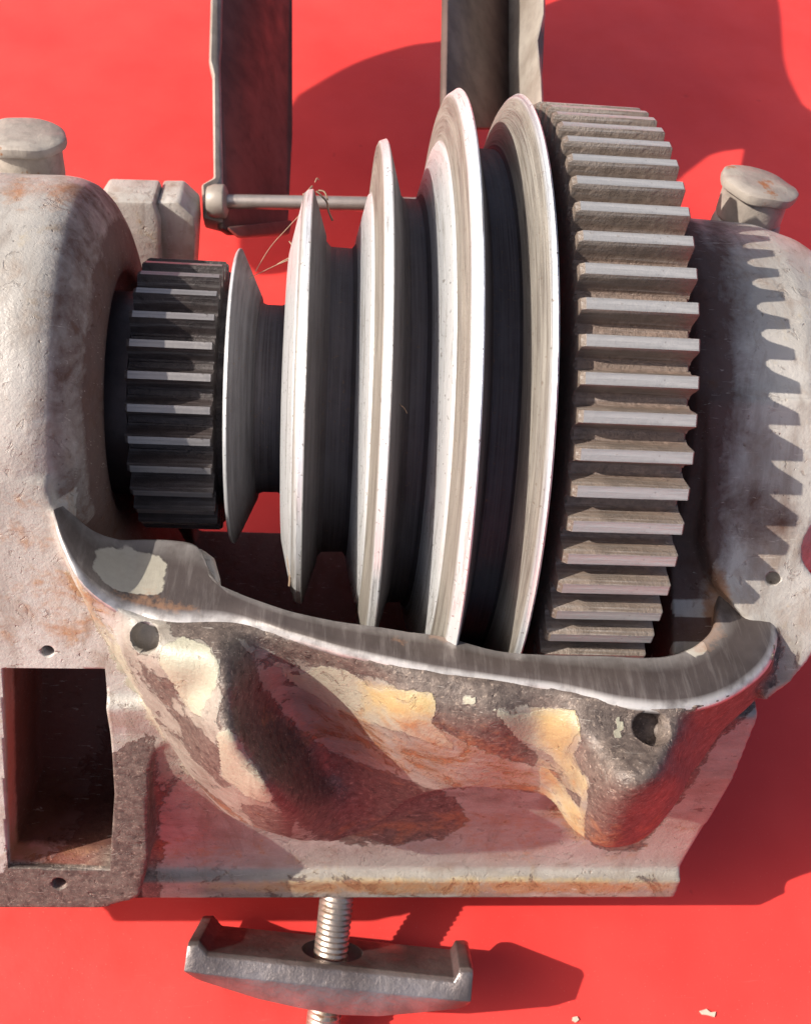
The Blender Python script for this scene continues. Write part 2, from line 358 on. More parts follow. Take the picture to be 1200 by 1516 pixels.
for i in range(NS-1):
    for j in range(NR-1):
        a = i*NR+j; b = a+NR
        Fc += [(a, a+1, b+1, b), (a+o, b+o, b+o+1, a+o+1)]
    Fc += [(i*NR, (i+1)*NR, (i+1)*NR+o, i*NR+o), (i*NR+NR-1, i*NR+NR-1+o, (i+1)*NR+NR-1+o, (i+1)*NR+NR-1)]
for i in (0, NS-1):
    for j in range(NR-1):
        a = i*NR+j; Fc.append((a, a+o, a+1+o, a+1))
WALL = (V, Fc)
# band of wall under the rim (keeps the rim supported all along)
rv, rf = [], []
for i in range(NS):
    a, b = Pi[i]+(Po[i]-Pi[i])*.22, Po[i]+(Pi[i]-Po[i])*.10
    rv += [a-.03*HU, b-.022*HU, b-.14*HU, a-.14*HU]
for i in range(NS-1):
    for k in range(4): rf.append((i*4+k, i*4+(k+1) % 4, i*4+4+(k+1) % 4, i*4+4+k))
rf += [(0, 1, 2, 3), tuple(4*(NS-1)+k for k in (3, 2, 1, 0))]
RING = (np.array(rv), rf)
# bearing housings
DR = [(-2.6, .30), (-2.6, .685), (-1.20, .692), (-1.125, .695), (-1.075, .69), (-1.035, .675), (-1.0, .64), (-.968, .585), (-.948, .53), (-.938, .47), (-.935, .41), (-.965, .395), (-.985, .36), (-.985, .30)]
DRUM_A = lathe(DR, 160, True)
DR2 = [(.79, .25), (.775, .60), (.79, .66), (.83, .675), (1.12, .665), (1.25, .63), (1.38, .56), (1.48, .46), (1.54, .30), (1.54, .25)]
DRUM_B = lathe(DR2, 160, True)
# column with the rectangular mouth under the near bearing; front face is tangent to the housing
def colpoly(s1, thick=.62, phi=.409):
    q = np.array([math.sin(-phi), math.cos(phi)])*.70; d = np.array([-.917, -.399]); nrm = np.array([-.399, .917])
    p0 = q+d*.0; p1 = q+d*s1
    return [(0, *p0), (0, *p1), (0, *(p1-nrm*thick)), (0, *(p0-nrm*(thick+.1))), (0, .1, .45)]
CD = np.array([0, -.917, -.399]); CN = np.array([0, -.399, .917]); CQ = np.array([0, math.sin(-.409), math.cos(.409)])*.696
def oncol(px, py, dn=0.): return on(px, py, CN, CQ@CN+dn)
edge = [(70, 712), (76, 740), (86, 775), (122, 850), (165, 925), (205, 990), (240, 1050), (252, 1098), (229, 1112), (221, 1150), (219, 1220), (219, 1285), (206, 1330), (150, 1347), (-60, 1346), (-330, 1346), (-330, 712)]
ev = np.array([oncol(*p) for p in edge])
COLUMN = prism(ev, -CN*.98)
HOLEP = (np.array([oncol(*p, .0) for p in [(4, 989), (156, 990), (160, 1040), (166, 1110), (170, 1175), (166, 1235), (163, 1289), (12, 1285), (8, 1200), (6, 1100)]]))
hr = [.04, -.02, -.045, -.09, -.16, -.25, -.36, -.46]; hk = len(HOLEP)
HOLE = (np.vstack([HOLEP+CN*q for q in hr]), [tuple(range(hk)), tuple((len(hr)-1)*hk+a for a in range(hk))]+[(r_*hk+a, r_*hk+(a+1) % hk, (r_+1)*hk+(a+1) % hk, (r_+1)*hk+a) for r_ in range(len(hr)-1) for a in range(hk)])
# base with its front skirt and lip
BPR = [(.80, -.45), (.93, -.50), (.96, -.80), (.95, -1.05), (.930, -1.25), (.922, -1.40), (.925, -1.47), (.965, -1.495), (.975, -1.60), (.96, -1.62), (.80, -1.62), (.78, -1.25), (-.20, -1.25), (-.22, -1.62), (-.36, -1.62), (-.40, -1.0), (.60, -1.0), (.72, -.7)]
BASE = prism([hb(-1.0, a, b) for a, b in BPR], (2.14, 0, 0))
# flange below the far bearing
FL = [(.775, .30, .10), (.775, .60, -.28), (.775, .66, -.5), (.775, .62, -.80), (.775, .2, -.95), (.775, -.3, -.8), (.775, -.45, 0)]
CN2 = np.array([0, -.11, .994])
CB_ = np.array([on(*p, CN2, .688) for p in [(1046, 590), (1046, 800), (1062, 866), (1090, 900), (1128, 960), (1130, 1042), (1165, 1016), (1205, 970), (1232, 905), (1206, 855), (1190, 832), (1190, 800), (1215, 760), (1225, 590)]])
COLB = prism(CB_, -CN2*.50)
ENDW = prism([hb(.78, a, b) for a, b in [(.5, .15), (.93, -.2), (.93, -.9), (.85, -1.55), (-.4, -1.55), (-.45, .1)]], (.20, 0, 0))
BACKW = prism([hb(-1.05, a, b) for a, b in [(-.50, -1.0), (-.30, -1.0), (-.30, -.10), (-.50, -.05)]], (.24, 0, 0))
ENDW2 = prism([hb(-1.10, a, b) for a, b in [(.45, .1), (.62, -.22), (.80, -.5), (.85, -1.5), (-.4, -1.5), (-.45, .1)]], (.13, 0, 0))
# rear lug that carries the hinge rod
LUG = prism([onhf(*p, -1.05) for p in ((150, 298), (226, 300), (236, 330), (240, 460), (100, 460), (132, 326))], HF*-.22)
LUG2 = prism([onhf(*p, -1.10) for p in ((232, 300), (264, 300), (288, 322), (290, 350), (284, 460), (230, 460))], HF*-.22)
comps = [('front_guard', join([WALL, RING])), ('bearing_housing', DRUM_A), ('bearing_housing', DRUM_B), ('mounting_column', COLUMN), ('base_skirt', join([BASE, ENDW2, BACKW])), ('end_flange', join([COLB, ENDW]))]
def boolean_cut(me, cutters):
    o = bpy.data.objects.new('tmp', me); COL.objects.link(o); cs = []
    for v, f in cutters:
        c = bpy.data.objects.new('tmpc', fix(mesh('tmpc', v, f, False))); COL.objects.link(c); cs.append(c)
        md = o.modifiers.new('b', 'BOOLEAN'); md.object = c; md.operation = 'DIFFERENCE'; md.solver = 'EXACT'
    dg = bpy.context.evaluated_depsgraph_get(); r = bpy.data.meshes.new_from_object(o.evaluated_get(dg))
    for c in cs+[o]: bpy.data.objects.remove(c)
    return r
def remesh(me, vox, it=3):
    o = bpy.data.objects.new('tmp', me); COL.objects.link(o)
    md = o.modifiers.new('r', 'REMESH'); md.mode = 'VOXEL'; md.voxel_size = vox
    sm = o.modifiers.new('s', 'SMOOTH'); sm.factor = .5; sm.iterations = it
    dg = bpy.context.evaluated_depsgraph_get(); r = bpy.data.meshes.new_from_object(o.evaluated_get(dg))
    bpy.data.objects.remove(o); return r
allp = [c[1] for c in comps]
raw = fix(mesh('casting', *join(allp), False))
body = remesh(raw, .0115, 4)
# screw holes through the wall and column
def drill(px, py, hfv, r, depth, ax):
    p = onhf(px, py, hfv) if hfv is not None else oncol(px, py)
    return axis_lathe(p+ax*.05, -ax, [(0, r), (depth+.05, r), (depth+.06, r*.5)], 20)
axb = .75*HF+.5*HU
HOLES = [drill(213, 946, float(tps([(213, 946)])[0]), .044, .085, .75*HF+.62*HU), drill(963, 1078, float(tps([(963, 1078)])[0]), .048, .075, .6*HF+.8*HU), axis_lathe(on(1143, 858, CN2, .70), -CN2+np.array([.5, 0, 0]), [(0, .021), (.06, .021), (.07, .01)], 16),
         drill(71, 964, None, .02, .12, CN), drill(88, 1308, None, .025, .14, CN)]
body = boolean_cut(body, [HOLE]+HOLES)
nv = len(body.vertices); P = np.empty(nv*3); body.vertices.foreach_get('co', P); P = P.reshape(-1, 3)
px, py = projv(P)
def blob(x, y, rx, ry, ang=0., hard=1.):
    a = math.radians(ang); dx, dy = px-x, py-y
    q = ((dx*math.cos(a)+dy*math.sin(a))/rx)**2+((-dx*math.sin(a)+dy*math.cos(a))/ry)**2
    return np.clip(1.25-.75*q, 0, 1)
def mx(L): return np.max(np.vstack(L), axis=0)
fronty = (P@HF > .3)
wally = np.interp(px, OUTs[:, 0], OUTs[:, 1])
def poly(pts, w=15., amp=1.):
    """soft inside-ness of a traced flake outline: .5 on the edge"""
    q = np.array(pts, float); n = len(q); ins = np.zeros(len(px), bool); d = np.full(len(px), 1e9)
    for i in range(n):
        a, b = q[i], q[(i+1) % n]
        cr = ((a[1] > py) != (b[1] > py)); ins ^= cr & (px < (b[0]-a[0])*(py-a[1])/((b[1]-a[1]) or 1e-9)+a[0])
        e = b-a; t = np.clip(((px-a[0])*e[0]+(py-a[1])*e[1])/(e@e), 0, 1)
        d = np.minimum(d, np.hypot(px-a[0]-t*e[0], py-a[1]-t*e[1]))
    return np.clip(.5+np.where(ins, d, -d)/(2*w), 0, 1)*amp
fw = (P@HF > .55)
bare_shade = mx([poly([(300, 905), (390, 905), (600, 955), (880, 1000), (1000, 1010), (1150, 930), (1150, 1010), (1075, 1090), (1000, 1195), (950, 1255), (895, 1262), (864, 1245), (866, 1185), (868, 1155), (848, 1125), (858, 1090), (850, 1055), (800, 1050), (740, 1045), (735, 1060), (700, 1055), (645, 1030), (600, 1022), (520, 1000), (480, 990), (440, 975), (400, 965), (350, 945)]),
  poly([(240, 915), (330, 915), (352, 945), (402, 1030), (452, 1088), (520, 1122), (600, 1152), (675, 1178), (690, 1215), (655, 1245), (520, 1255), (440, 1225), (400, 1190), (385, 1150), (350, 1090), (320, 1080), (312, 1065), (327, 1040), (322, 1000), (300, 950), (250, 940)]),  # valley's cast shadow painted in as dark iron
  poly([(640, 1040), (650, 1030), (690, 1048), (735, 1050), (760, 1085), (800, 1120), (790, 1138), (740, 1122), (690, 1100), (640, 1075)], 9),
  poly([(258, 1050), (300, 1080), (330, 1120), (350, 1165), (330, 1168), (290, 1130), (270, 1090)], 9), poly([(350, 1190), (400, 1195), (440, 1215), (430, 1240), (380, 1225)], 9),
  poly([(812, 1128), (835, 1165), (862, 1180), (858, 1198), (832, 1178)], 7),
  poly([(-200, 1125), (0, 1290), (168, 1110), (235, 1085), (240, 1360), (-300, 1360)], 22)])*fw
cream = mx([poly([(240, 955), (270, 942), (310, 955), (328, 985), (315, 1030), (300, 1060), (305, 1067), (280, 1052), (255, 1010), (235, 985)], 10),
  poly([(320, 1085), (340, 1078), (357, 1110), (387, 1150), (407, 1180), (397, 1192), (360, 1177), (325, 1150), (325, 1110)], 10),
  poly([(400, 975), (440, 1000), (475, 985), (515, 992), (545, 1018), (640, 1028), (647, 1050), (638, 1070), (680, 1112), (560, 1078), (480, 1042), (430, 1010)], 12),
  poly([(728, 1048), (760, 1060), (800, 1050), (850, 1050), (860, 1080), (842, 1105), (838, 1120), (855, 1140), (870, 1160), (862, 1182), (845, 1170), (835, 1140), (810, 1120), (790, 1105), (760, 1090)], 9),
  poly([(800, 1125), (835, 1165), (862, 1205), (866, 1245), (850, 1238), (825, 1192), (798, 1172)], 10), poly([(906, 1058), (918, 1058), (924, 1078), (918, 1096), (904, 1092), (911, 1075)], 8), poly([(684, 1030), (705, 1032), (704, 1044), (688, 1044)], 7),
  poly([(95, 800), (120, 860), (180, 960), (250, 1090), (300, 1160), (285, 1165), (230, 1085), (165, 985), (100, 850)], 14)*.75])*fw
ochre = mx([poly([(540, 1015), (640, 1024), (650, 1050), (600, 1068), (540, 1052)], 22), poly([(790, 1050), (855, 1048), (862, 1085), (842, 1110), (872, 1165), (862, 1185), (838, 1145), (800, 1100)], 18), poly([(800, 1125), (835, 1165), (864, 1205), (868, 1250), (846, 1240), (825, 1192)], 18), blob(700, 1310, 330, 12)*.62, blob(480, 1312, 200, 10)*.55])*fw
onwall = np.clip((P@HF-.9)/.06, 0, 1)*(P[:, 0] > -.86)*(P[:, 0] < 1.15)
bare_shade = np.maximum(bare_shade*.97, .40*onwall)
bare_shade = np.where(cream > .55, np.minimum(bare_shade, .12), bare_shade)
rust = mx([blob(700, 1314, 340, 12)*.62, blob(1060, 890, 24, 50)*.8, blob(60, 900, 120, 60)*.42, blob(60, 760, 80, 60)*.42, blob(600, 1105, 230, 55, 12)*.46, blob(760, 1230, 260, 40)*.36, blob(60, 290, 70, 30)*.5, blob(680, 1140, 170, 30, 8)*.45, blob(300, 1230, 90, 60)*.3])
rr = np.hypot(P[:, 1], P[:, 2])
colf = (P[:, 0] < -.78) & ((P@CN) > CQ@CN-.09) & (P@HU < .1)
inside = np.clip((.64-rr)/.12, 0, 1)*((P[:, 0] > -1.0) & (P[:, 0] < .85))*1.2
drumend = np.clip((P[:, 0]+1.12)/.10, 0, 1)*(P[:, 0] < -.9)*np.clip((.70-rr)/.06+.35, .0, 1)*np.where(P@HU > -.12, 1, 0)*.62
grime_shade = mx([inside, drumend, np.clip((.95-P[:, 0])/.12, 0, 1)*(P[:, 0] > .7)*(rr > .3)*(P@HF < .80)*1.15, (P@HU < -.9)*(P@HF < .75)*1.3, ((P@HF < .9) & (P@HU < -.13) & (P[:, 0] > -1.0) & (P[:, 0] < .90))*1.3*(P@HF < np.where(P@HU > -.35, .95, .74)), ((P[:, 0] < -.9) & ((P@CN) < CQ@CN-.10) & (P@HU < -.05))*1.3, poly([(1040, 330), (1085, 340), (1100, 480), (1100, 640), (1075, 760), (1040, 840)], 40)*.85*(P[:, 0] > .8), blob(1120, 760, 70, 50)*.6, blob(1060, 560, 34, 300)*.8*(P[:, 0] > .7)])  # dirt, plus shade painted into the interior and the gap beside the gear
pocket = 1.*(poly([(-2, 984), (158, 985), (168, 1100), (174, 1175), (170, 1240), (160, 1294), (6, 1290)], 6) > .3)*((P@CN) < CQ@CN-.035)*(P[:, 0] < -.7)*(P@HU < -.1)
ledge = .72*pocket*(P@CD > oncol(90, 1270)@CD-.05)
grime_shade = np.where(colf, 0, grime_shade); grime_shade = np.maximum(grime_shade, 0*pocket); rust = np.maximum(rust, ledge)
ATTR = dict(pocket=pocket, wall=onwall*.85, bare_shade=bare_shade, cream=cream, ochre=ochre, rust=rust, grime_shade=grime_shade)
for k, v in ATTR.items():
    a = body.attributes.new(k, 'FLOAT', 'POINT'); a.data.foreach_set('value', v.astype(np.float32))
# split the one casting skin into its parts; normals stay those of the whole so no seam shows
body.update()
nrm = np.empty(nv*3, np.float32); body.vertex_normals.foreach_get('vector', nrm); nrm = nrm.reshape(-1, 3)
bv = []
for nm, (v, f) in comps:
    t = fix(mesh('t', v, f, False)); bm = bmesh.new(); bm.from_mesh(t); bv.append(BVHTree.FromBMesh(bm)); bm.free()
npoly = len(body.polygons); cen = np.empty(npoly*3); body.polygons.foreach_get('center', cen); cen = cen.reshape(-1, 3)
lab = np.zeros(npoly, int)
for i in range(npoly):
    c = Vector(cen[i]); best = 9
    for k, t in enumerate(bv):
        d = t.find_nearest(c, best)[3]
        if d is not None and d < best-1e-4: best = d; lab[i] = k
loops = [tuple(p.vertices) for p in body.polygons]
mes = {}
for k, (nm, _) in enumerate(comps):
    fs = [loops[i] for i in np.nonzero(lab == k)[0]]
    used = np.unique(np.concatenate([np.array(f) for f in fs])); inv = np.full(nv, -1); inv[used] = np.arange(len(used))
    me = mesh(nm, P[used]-HO, [[int(inv[i]) for i in f] for f in fs])
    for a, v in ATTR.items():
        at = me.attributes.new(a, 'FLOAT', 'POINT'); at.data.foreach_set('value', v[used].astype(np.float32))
    # drilled holes keep crisp lips: only soften where the skin is smooth
    me.normals_split_custom_set_from_vertices([tuple(x) for x in nrm[used]])
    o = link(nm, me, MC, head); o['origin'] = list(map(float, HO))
# machined rim sheet, rounded over its outer edge
sec = []
for i in range(NS):
    a, b = Pi[i], Po[i]; w = b-a
    sec.append([a-.03*HU, a+w*.02+.0*HU, a+w*.06+.004*HU, a+w*.35+.004*HU, a+w*.68+.004*HU, a+w*.86+.001*HU, a+w*.95-.007*HU, a+w*1.005-.018*HU, a+w*1.008-.032*HU, a+w*.9-.045*HU, a+w*.1-.045*HU])
k = len(sec[0]); V = np.array(sec).reshape(-1, 3); Fc = []
for i in range(NS-1):
    for j in range(k): Fc.append((i*k+j, i*k+(j+1) % k, (i+1)*k+(j+1) % k, (i+1)*k+j))
Fc += [tuple(range(k)), tuple((NS-1)*k+j for j in range(k))]
rim = part('machined_rim', V, Fc, MR, head, True, 60)
qx, qy = projv(V); px, py = qx, qy
worn = np.tile(np.array([.0, .2, .3, 0, 0, 0, .7, 1, .3, 0, 0]), NS)  # worn metal, with the outer lip's sun highlight painted in
for nme, v in (('worn', worn), ('cream', mx([blob(195, 845, 62, 36, 20), blob(1030, 958, 20, 10)])), ('rust', mx([blob(640, 945, 60, 6)*.8, blob(1040, 930, 26, 40)*.9, blob(230, 890, 70, 16, 10)*.6]))):
    a = rim.data.attributes.new(nme, 'FLOAT', 'POINT'); a.data.foreach_set('value', v.astype(np.float32))
# lobe: the raised pad at the left of the rim
lp = [(180, 800), (250, 802), (300, 808), (318, 822), (326, 850), (324, 872), (300, 862), (260, 850), (190, 830)]
top = [onhu(x, y, -.105) for x, y in lp]
lob = part('rim_pad', *prism(top, -.16*HU), MC, head, True, 35, .022, 3)
# rear lug
part('hinge_lug', *LUG, MC, head, True, 35, .012, 2); part('hinge_lug', *LUG2, MC, head, True, 35, .012, 2)
# ---- oilers
def oiler(px_, py_, t, s, tilt, hgt):
    base = bp(px_, py_, t)
    cap = part('oil_cap', *axis_lathe(base-HU*.06, HU, [(0, 1.0*s), (.05, 1.0*s), (.065, .97*s), (.075, .90*s), (.085, .955*s), (.07+hgt, .955*s), (.075+hgt, .9*s)], 48), M_CAP, head, True, 30)
    ax = HU+np.array(tilt); c = base+HU*(hgt+.012)
    V, Fc = axis_lathe(c, ax, [(-.010, 1.02*s), (-.004, 1.10*s), (.008, 1.13*s), (.024, 1.11*s), (.032, 1.02*s), (.034, .5*s)], 56)
    V = V.copy()
    for i in range(len(V)):
        a = math.atan2((V[i]-c)@HF, V[i][0]-c[0]); rr0 = np.linalg.norm(V[i]-c)
        V[i] = c+(V[i]-c)*(1+.022*math.sin(3*a+1)+.016*math.sin(7*a))+HU*.0025*math.sin(5*a+.5)*(rr0 > .9*s)
    lug = None
    part('lid', V, Fc, M_CAP, cap, True, 40)
    return cap
oiler(47, 268, 3.50, .121, (.03, 0, 0), .125)
oiler(1104, 328, 3.68, .122, (.12, 0, 0), .108)
P0 = bp(22, 252, 3.38)
part('rivet', *axis_lathe(P0-HF*.03, HF+.2*HU, [(0, .014), (.036, .014), (.040, .010)], 14), M_CAP, head, True, 40)
sp0 = on(1000, 914, CN, .42)
part('cross_shaft', *axis_lathe(np.array([.70, sp0[1], sp0[2]]), [1, 0, 0], [(0, .05), (.015, .068), (.06, .072), (.075, .062), (.09, .07), (.34, .07)], 32), M_SHAFT, head, True, 30)
# ------------------------------------------------------------------ step pulley
pul = empty('step_pulley', (-.15, 0, 0), 'four step V-belt cone pulley of bright turned metal beside the big gear', 'pulley')
def flange(name, prof, dull=(), groove_shade=(), edge_=()):
    V, Fc = lathe(prof, 192, True)
    o = part(name, V, Fc, MP, pul, True, 20)
    n = 192
    for nm, idx in (('dull', dull), ('groove_shade', groove_shade), ('edge', edge_)):
        v = np.zeros(len(V), np.float32)
        for i in idx: v[i*n:(i+1)*n] = idx[i] if isinstance(idx, dict) else 1
        a = o.data.attributes.new(nm, 'FLOAT', 'POINT'); a.data.foreach_set('value', v)
    return o
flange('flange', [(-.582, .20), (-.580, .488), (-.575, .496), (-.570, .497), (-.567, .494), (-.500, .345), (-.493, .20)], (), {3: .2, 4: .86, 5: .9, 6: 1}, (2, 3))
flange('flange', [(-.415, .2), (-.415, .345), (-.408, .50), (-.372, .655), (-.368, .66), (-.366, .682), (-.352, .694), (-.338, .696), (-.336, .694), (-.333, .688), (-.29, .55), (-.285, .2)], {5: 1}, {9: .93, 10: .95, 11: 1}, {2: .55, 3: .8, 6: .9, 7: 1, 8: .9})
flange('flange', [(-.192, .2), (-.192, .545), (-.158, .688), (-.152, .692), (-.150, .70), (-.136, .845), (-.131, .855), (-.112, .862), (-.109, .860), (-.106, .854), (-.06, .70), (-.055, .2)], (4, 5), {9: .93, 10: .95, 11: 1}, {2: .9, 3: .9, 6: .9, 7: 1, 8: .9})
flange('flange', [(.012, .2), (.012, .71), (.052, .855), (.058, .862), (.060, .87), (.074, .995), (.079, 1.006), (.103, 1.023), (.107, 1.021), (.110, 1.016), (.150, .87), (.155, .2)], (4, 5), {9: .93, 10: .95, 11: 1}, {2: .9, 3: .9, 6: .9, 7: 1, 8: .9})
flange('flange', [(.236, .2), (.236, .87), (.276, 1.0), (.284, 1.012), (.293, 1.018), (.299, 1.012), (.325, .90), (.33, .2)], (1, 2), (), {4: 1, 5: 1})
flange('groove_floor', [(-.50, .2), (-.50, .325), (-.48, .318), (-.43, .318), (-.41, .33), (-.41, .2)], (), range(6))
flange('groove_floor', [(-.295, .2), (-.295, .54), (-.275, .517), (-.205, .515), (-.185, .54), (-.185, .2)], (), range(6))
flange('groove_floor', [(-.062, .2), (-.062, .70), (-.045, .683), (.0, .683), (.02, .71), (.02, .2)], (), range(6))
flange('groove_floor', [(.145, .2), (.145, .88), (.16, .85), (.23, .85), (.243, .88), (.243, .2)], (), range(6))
# ------------------------------------------------------------------ gears
def make_gear(thing_, N, Ro, h, x0, x1, th0, land, root, mat, body_prof, cham):
    dth = 2*math.pi/N
    Ri = Ro-h
    prof = [(root/2+.15, Ri-.012), (root/2+.10, Ri+.001), (root/2+.035, Ri+h*.07), (root/2-.01, Ri+h*.18), (root/2*.86, Ri+h*.36), (land/2*1.34, Ri+h*.68), (land/2*1.06, Ro-.005), (land/2*.94, Ro)]
    half = [(s*dth, r) for s, r in prof]
    sec_ = [(-a, r) for a, r in half]+[(a, r) for a, r in reversed(half)]
    V = []; xs = [x0, x0+cham, x1-cham*.35, x1]
    for q, x in enumerate(xs):
        for a, r in sec_:
            rr_ = r
            if q in (0, 3): rr_ = min(r, Ro-(cham*.6 if q == 0 else cham*.3)); a = a*(.95 if r > Ri+h*.5 else 1)
            V.append((x, rr_*math.sin(a), rr_*math.cos(a)))
    k_ = len(sec_); Fc = []
    for q in range(3):
        for j in range(k_-1): Fc.append((q*k_+j, q*k_+j+1, (q+1)*k_+j+1, (q+1)*k_+j))
    Fc += [tuple(range(k_)), tuple(3*k_+j for j in range(k_))]
    me = fix(mesh('tooth', V, Fc, True)); sharp(me, 25); me.materials.append(mat)
    a = me.attributes.new('land', 'FLOAT', 'FACE')
    vals = [1. if (Vector(p.normal).dot(Vector((0, Vector(p.center).y, Vector(p.center).z)).normalized()) > .93 and math.hypot(p.center.y, p.center.z) > Ro-.012) else 0. for p in me.polygons]
    a.data.foreach_set('value', vals)
    o0 = np.array(thing_['origin'])
    for i in range(N):
        t = bpy.data.objects.new('tooth', me); COL.objects.link(t); t.parent = thing_
        t.location = (-o0[0], 0, 0); t.rotation_euler = (-(th0-i*dth), 0, 0)
    V, Fc = lathe(body_prof, 192, True)
    return part('gear_body', V, Fc, mat, thing_, True, 25)
bull = empty('bull_gear', (.513, 0, 0), 'large steel spur gear with broad brown dusty teeth, the biggest wheel on the spindle', 'gear')
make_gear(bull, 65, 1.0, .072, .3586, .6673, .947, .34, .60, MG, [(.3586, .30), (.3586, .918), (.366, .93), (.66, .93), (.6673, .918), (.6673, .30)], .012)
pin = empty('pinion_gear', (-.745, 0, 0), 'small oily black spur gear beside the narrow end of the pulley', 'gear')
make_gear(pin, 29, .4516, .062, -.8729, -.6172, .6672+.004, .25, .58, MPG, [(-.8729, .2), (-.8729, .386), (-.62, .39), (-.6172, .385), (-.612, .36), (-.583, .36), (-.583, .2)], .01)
spn = part('spindle', *lathe([(-2.4, 0.001), (-2.4, .19), (-1.0, .19), (-1., .34), (-.885, .34), (-.885, .25), (.70, .25), (.70, .45), (.78, .45), (.78, .19), (2.0, .19), (2.0, 0.001)], 64), M_SHAFT, tag(empty('spindle_shaft', (0, 0, 0)), 'dark greasy spindle shaft running through the gears and pulley', 'shaft'))
# ------------------------------------------------------------------ clamp and stud below the base
CT = 3.93
def cl(px_, py_, t=CT): return bp(px_, py_, t)
c0 = cl(492, 1407); axx = cl(640, 1423)-cl(345, 1392); axx /= np.linalg.norm(axx)
axz = np.array([0, 1., -.06]); axz -= axx*(axz@axx); axz /= np.linalg.norm(axz); axy = np.cross(axz, axx)    # axy points to the viewer? fixed below
if axy[2] < 0: axy = -axy
def CLP(a, d, h): return c0+axx*a+axy*d+axz*h
clamp = empty('clamp_bar', CLP(0, 0, -.2), 'dark iron clamp bar with raised ends lying at the front around the stud', 'clamp')
L0, L1, D0, D1 = -.53, .53, .155, -.155
stn = [(L0, .030, -.085), (L0+.04, .036, -.105), (-.452, 0, -.115), (-.25, 0, -.155), (-.1, 0, -.172), (.05, 0, -.182), (.20, 0, -.172), (.34, 0, -.145), (.462, 0, -.12), (.478, .038, -.118), (L1-.015, .042, -.105), (L1, .036, -.085)]
secs = []
for a, ht, hb_ in stn:
    secs.append([CLP(a, D0-.015, ht), CLP(a, D0, ht-.014), CLP(a, D0+.016, min(ht, 0)-.07), CLP(a, D0-.02, hb_), CLP(a, D1+.02, hb_), CLP(a, D1, ht-.014), CLP(a, D1+.012, ht)])
k = 7; V = np.array(secs).reshape(-1, 3); Fc = []
for i in range(len(stn)-1):
    for j in range(k): Fc.append((i*k+j, i*k+(j+1) % k, (i+1)*k+(j+1) % k, (i+1)*k+j))
Fc += [tuple(range(k)), tuple((len(stn)-1)*k+j for j in range(k))]
me = fix(mesh('bar', V, Fc, False)); bevel_mesh(me, .0045, 2, 20)
me = boolean_cut(me, [axis_lathe(CLP(0, 0, -.4), axz, [(0, .118), (.9, .118)], 40)])
bv_ = np.array([v.co for v in me.vertices]); bf_ = [tuple(p.vertices) for p in me.polygons]
part('bar', bv_, bf_, M_CLAMP, clamp, True, 40)
stud = empty('threaded_stud', CLP(0, 0, -.3), 'unpainted steel threaded stud standing in the hole of the clamp bar', 'stud')
pr = []; h = -.40; pitch = .021
while h < .34:
    pr += [(h, .060), (h+pitch*.30, .0655), (h+pitch*.5, .0655), (h+pitch*.8, .060)]; h += pitch
V, Fc = axis_lathe(CLP(-.005, .0, 0), axz, pr, 40)
rel = V-CLP(-.005, 0, 0); ang = np.arctan2(rel@axy, rel@axx); V = V+np.outer(ang/(2*math.pi)*pitch, axz)   # lead of the thread
me = part('thread', V, Fc, M_STUD, stud, True, 50)
# ------------------------------------------------------------------ rear hinge rod and bracket arms
TA = 4.35
rod = empty('hinge_rod', bp(430, 300, TA), 'thin dull steel rod running behind the pulley from the dark bracket', 'rod')
ra, rb = bp(322, 298, TA), bp(800, 306, TA)
V, Fc = axis_lathe(ra, rb-ra, [(0, .03), (np.linalg.norm(rb-ra), .03)], 20); part('bar', V, Fc, M_ROD, rod, True, 40)
V, Fc = axis_lathe(ra-(rb-ra)*.03, rb-ra, [(0, .06), (.03, .07), (.075, .07), (.085, .045)], 24); part('collar', V, Fc, M_ARMG, rod, True, 40, .006)
def plate(name, pts, depth, mat, parent, bevel=.012):
    return part(name, *prism([bp(*p) for p in pts], depth), mat, parent, True, 35, bevel, 2)
brk = empty('rear_bracket', bp(375, 340, TA), 'pair of dark steel angle bracket arms rising behind the pulley and gear', 'bracket')
def arm(web, fl, tw, tf, y0=0, k=0., top=-230):
    lean = lambda L: [(x, top if y == -230 else y, t+max(0, y0-(top if y == -230 else y))*k) for x, y, t in L]
    web, fl = lean(web), lean(fl)
    a = plate('arm', web, tw, M_ARM, brk); plate('edge_flange', fl, tf, M_ARMG, a)
arm([(330, 338, TA), (330, 200, TA), (326, 100, TA), (332, -230, TA), (434, -230, TA+.68), (434, 200, TA+.68), (428, 330, TA+.68), (420, 347, TA+.66), (345, 347, TA+.05)], [(316, 262, TA-.05), (314, 110, TA-.05), (309, 90, TA-.05), (318, -230, TA-.05), (333, -230, TA-.02), (328, 60, TA-.02), (326, 90, TA-.02), (330, 262, TA-.02), (331, 330, TA), (300, 322, TA), (298, 272, TA)], (-.03, 0, -.03), (.0, -.02, -.10), 340, .00122, -240)
ft = prism([bp(*p) for p in ((334, 338, TA+.02), (428, 328, TA+.66), (424, 349, TA+.66), (352, 353, TA+.04))], (.02, -.03, .14))
part('foot', *ft, M_ARM, [o for o in brk.children if o.name.startswith('arm')][0], True, 35, .012, 2)
TR = TA+.12
arm([(660, 190, TR-.12), (662, 60, TR-.12), (666, -230, TR-.12), (752, -230, TR+.55), (752, 60, TR+.55), (758, 190, TR+.55)], [(752, 190, TR+.55), (748, 60, TR+.55), (750, -230, TR+.55), (806, -230, TR+.0), (804, 20, TR), (796, 60, TR), (800, 110, TR), (803, 190, TR)], (-.03, 0, -.03), (.02, 0, -.04), 190, .00143, -325)
tp = []  # added plate out of view; outline traced sunward from the wanted table shadow
SS = SUN_B/SUN_B[2]*.944
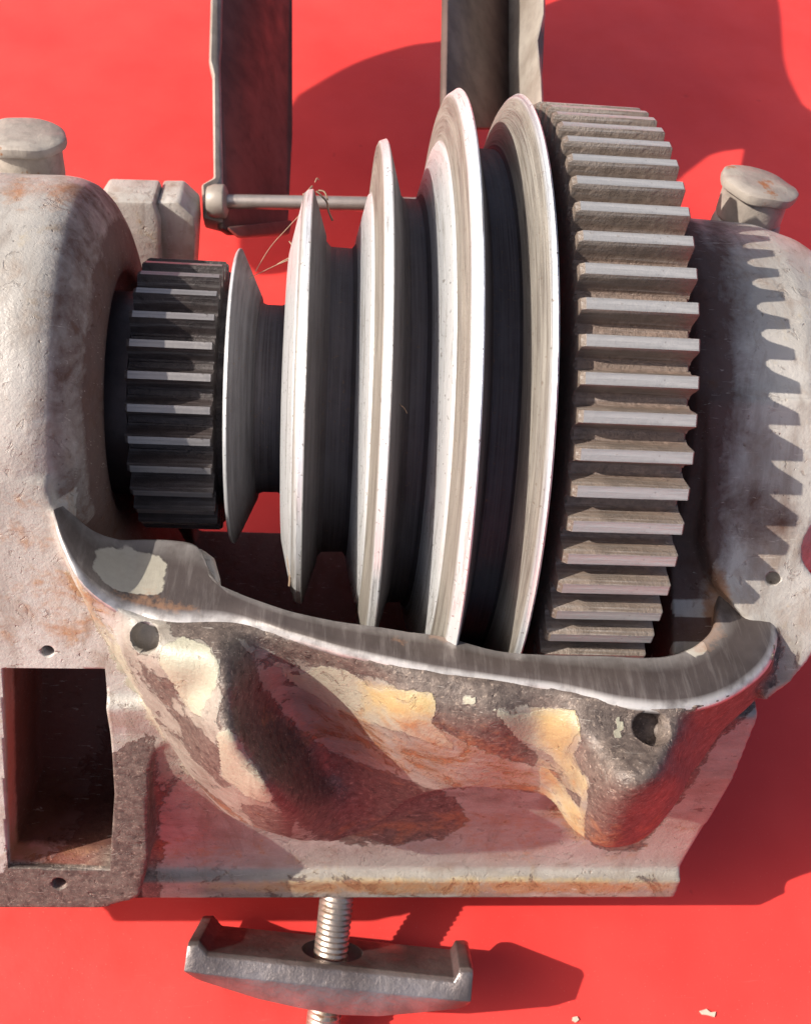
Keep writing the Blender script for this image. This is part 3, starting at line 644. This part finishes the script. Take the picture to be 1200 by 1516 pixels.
for p in [(440, 140), (520, 95), (600, 68), (660, 58), (760, 25), (850, -10), (1000, -60), (1110, -50), (1140, 0), (1150, 100), (1188, 190), (1140, 214), (1050, 226), (1010, 250), (900, 330), (700, 352), (560, 350), (470, 385), (400, 405), (372, 400), (352, 352), (385, 230)]:
    q = on(p[0], p[1], TZ, TC); tp.append(q+SS*2.0)
tp = spline(np.array(tp+tp[:1]), 110)[:-1]
part('unseen_shadow_plate', *prism(tp, TZ*.06), M_ARM, brk, True, 35, .01, 2)

cob = []
def strand(pts, r):
    P_ = spline(np.array([bp(*p) for p in pts]), 14); out = []
    for a, b in zip(P_[:-1], P_[1:]): out.append(axis_lathe(a, b-a+1e-9, [(0, r), (np.linalg.norm(b-a)*1.05, r)], 5))
    return join(out)
cob.append(strand([(462, 276, 3.42), (455, 284, 3.36), (452, 290, 3.34), (449, 287, 3.34)], .0035)); cob.append(strand([(466, 270, 3.40), (469, 264, 3.40), (472, 266, 3.42)], .002))
cob.append(strand([(468, 283, 3.40), (478, 292, 3.40), (484, 300, 3.38), (486, 312, 3.38), (492, 326, 3.36)], .0035)); cob.append(strand([(471, 282, 3.40), (480, 284, 3.40), (485, 296, 3.40)], .003))
cob.append(strand([(449, 312, 3.30), (425, 338, 3.32), (400, 366, 3.36), (378, 402, 3.34)], .0012)); cob.append(strand([(428, 357, 3.3), (433, 366, 3.3), (432, 378, 3.3), (420, 386, 3.3), (411, 391, 3.32)], .002))
cob.append(strand([(432, 383, 3.2), (410, 392, 3.25), (385, 404, 3.3), (358, 418, 3.28)], .0012)); cob.append(strand([(427, 800, 3.2), (426, 826, 3.2), (429, 850, 3.22), (428, 868, 3.22)], .004)); cob.append(strand([(424, 795, 3.2), (430, 812, 3.2), (427, 838, 3.22)], .003))
cob.append(strand([(589, 594, 2.8), (593, 600, 2.78), (598, 604, 2.8), (602, 612, 2.82)], .0012))
web = empty('dry_fibre_tuft', bp(465, 280, 3.4), 'wisp of brown dry fibres caught on the second pulley flange from the left', 'debris')
for c in cob: part('strand', *c, M_STRAW, web)
def fleck(pts, label):
    g = [on(x, y, TZ, TC) for x, y in pts]
    e = empty('paint_fleck', np.mean(g, 0), label, 'fleck', 'pale flecks on the red surface')
    part('flake', *prism(g, TZ*.008), M_FLECK, e, True, 35)
fleck([(1034, 1497), (1044, 1494), (1050, 1499), (1058, 1498), (1056, 1506), (1046, 1503), (1038, 1502)], 'tiny pale fleck lying on the red surface near the lower right corner')
fleck([(847, 1506), (853, 1505), (856, 1510), (851, 1514), (846, 1511)], 'tiny pale crumb on the red surface to the right of the clamp bar')
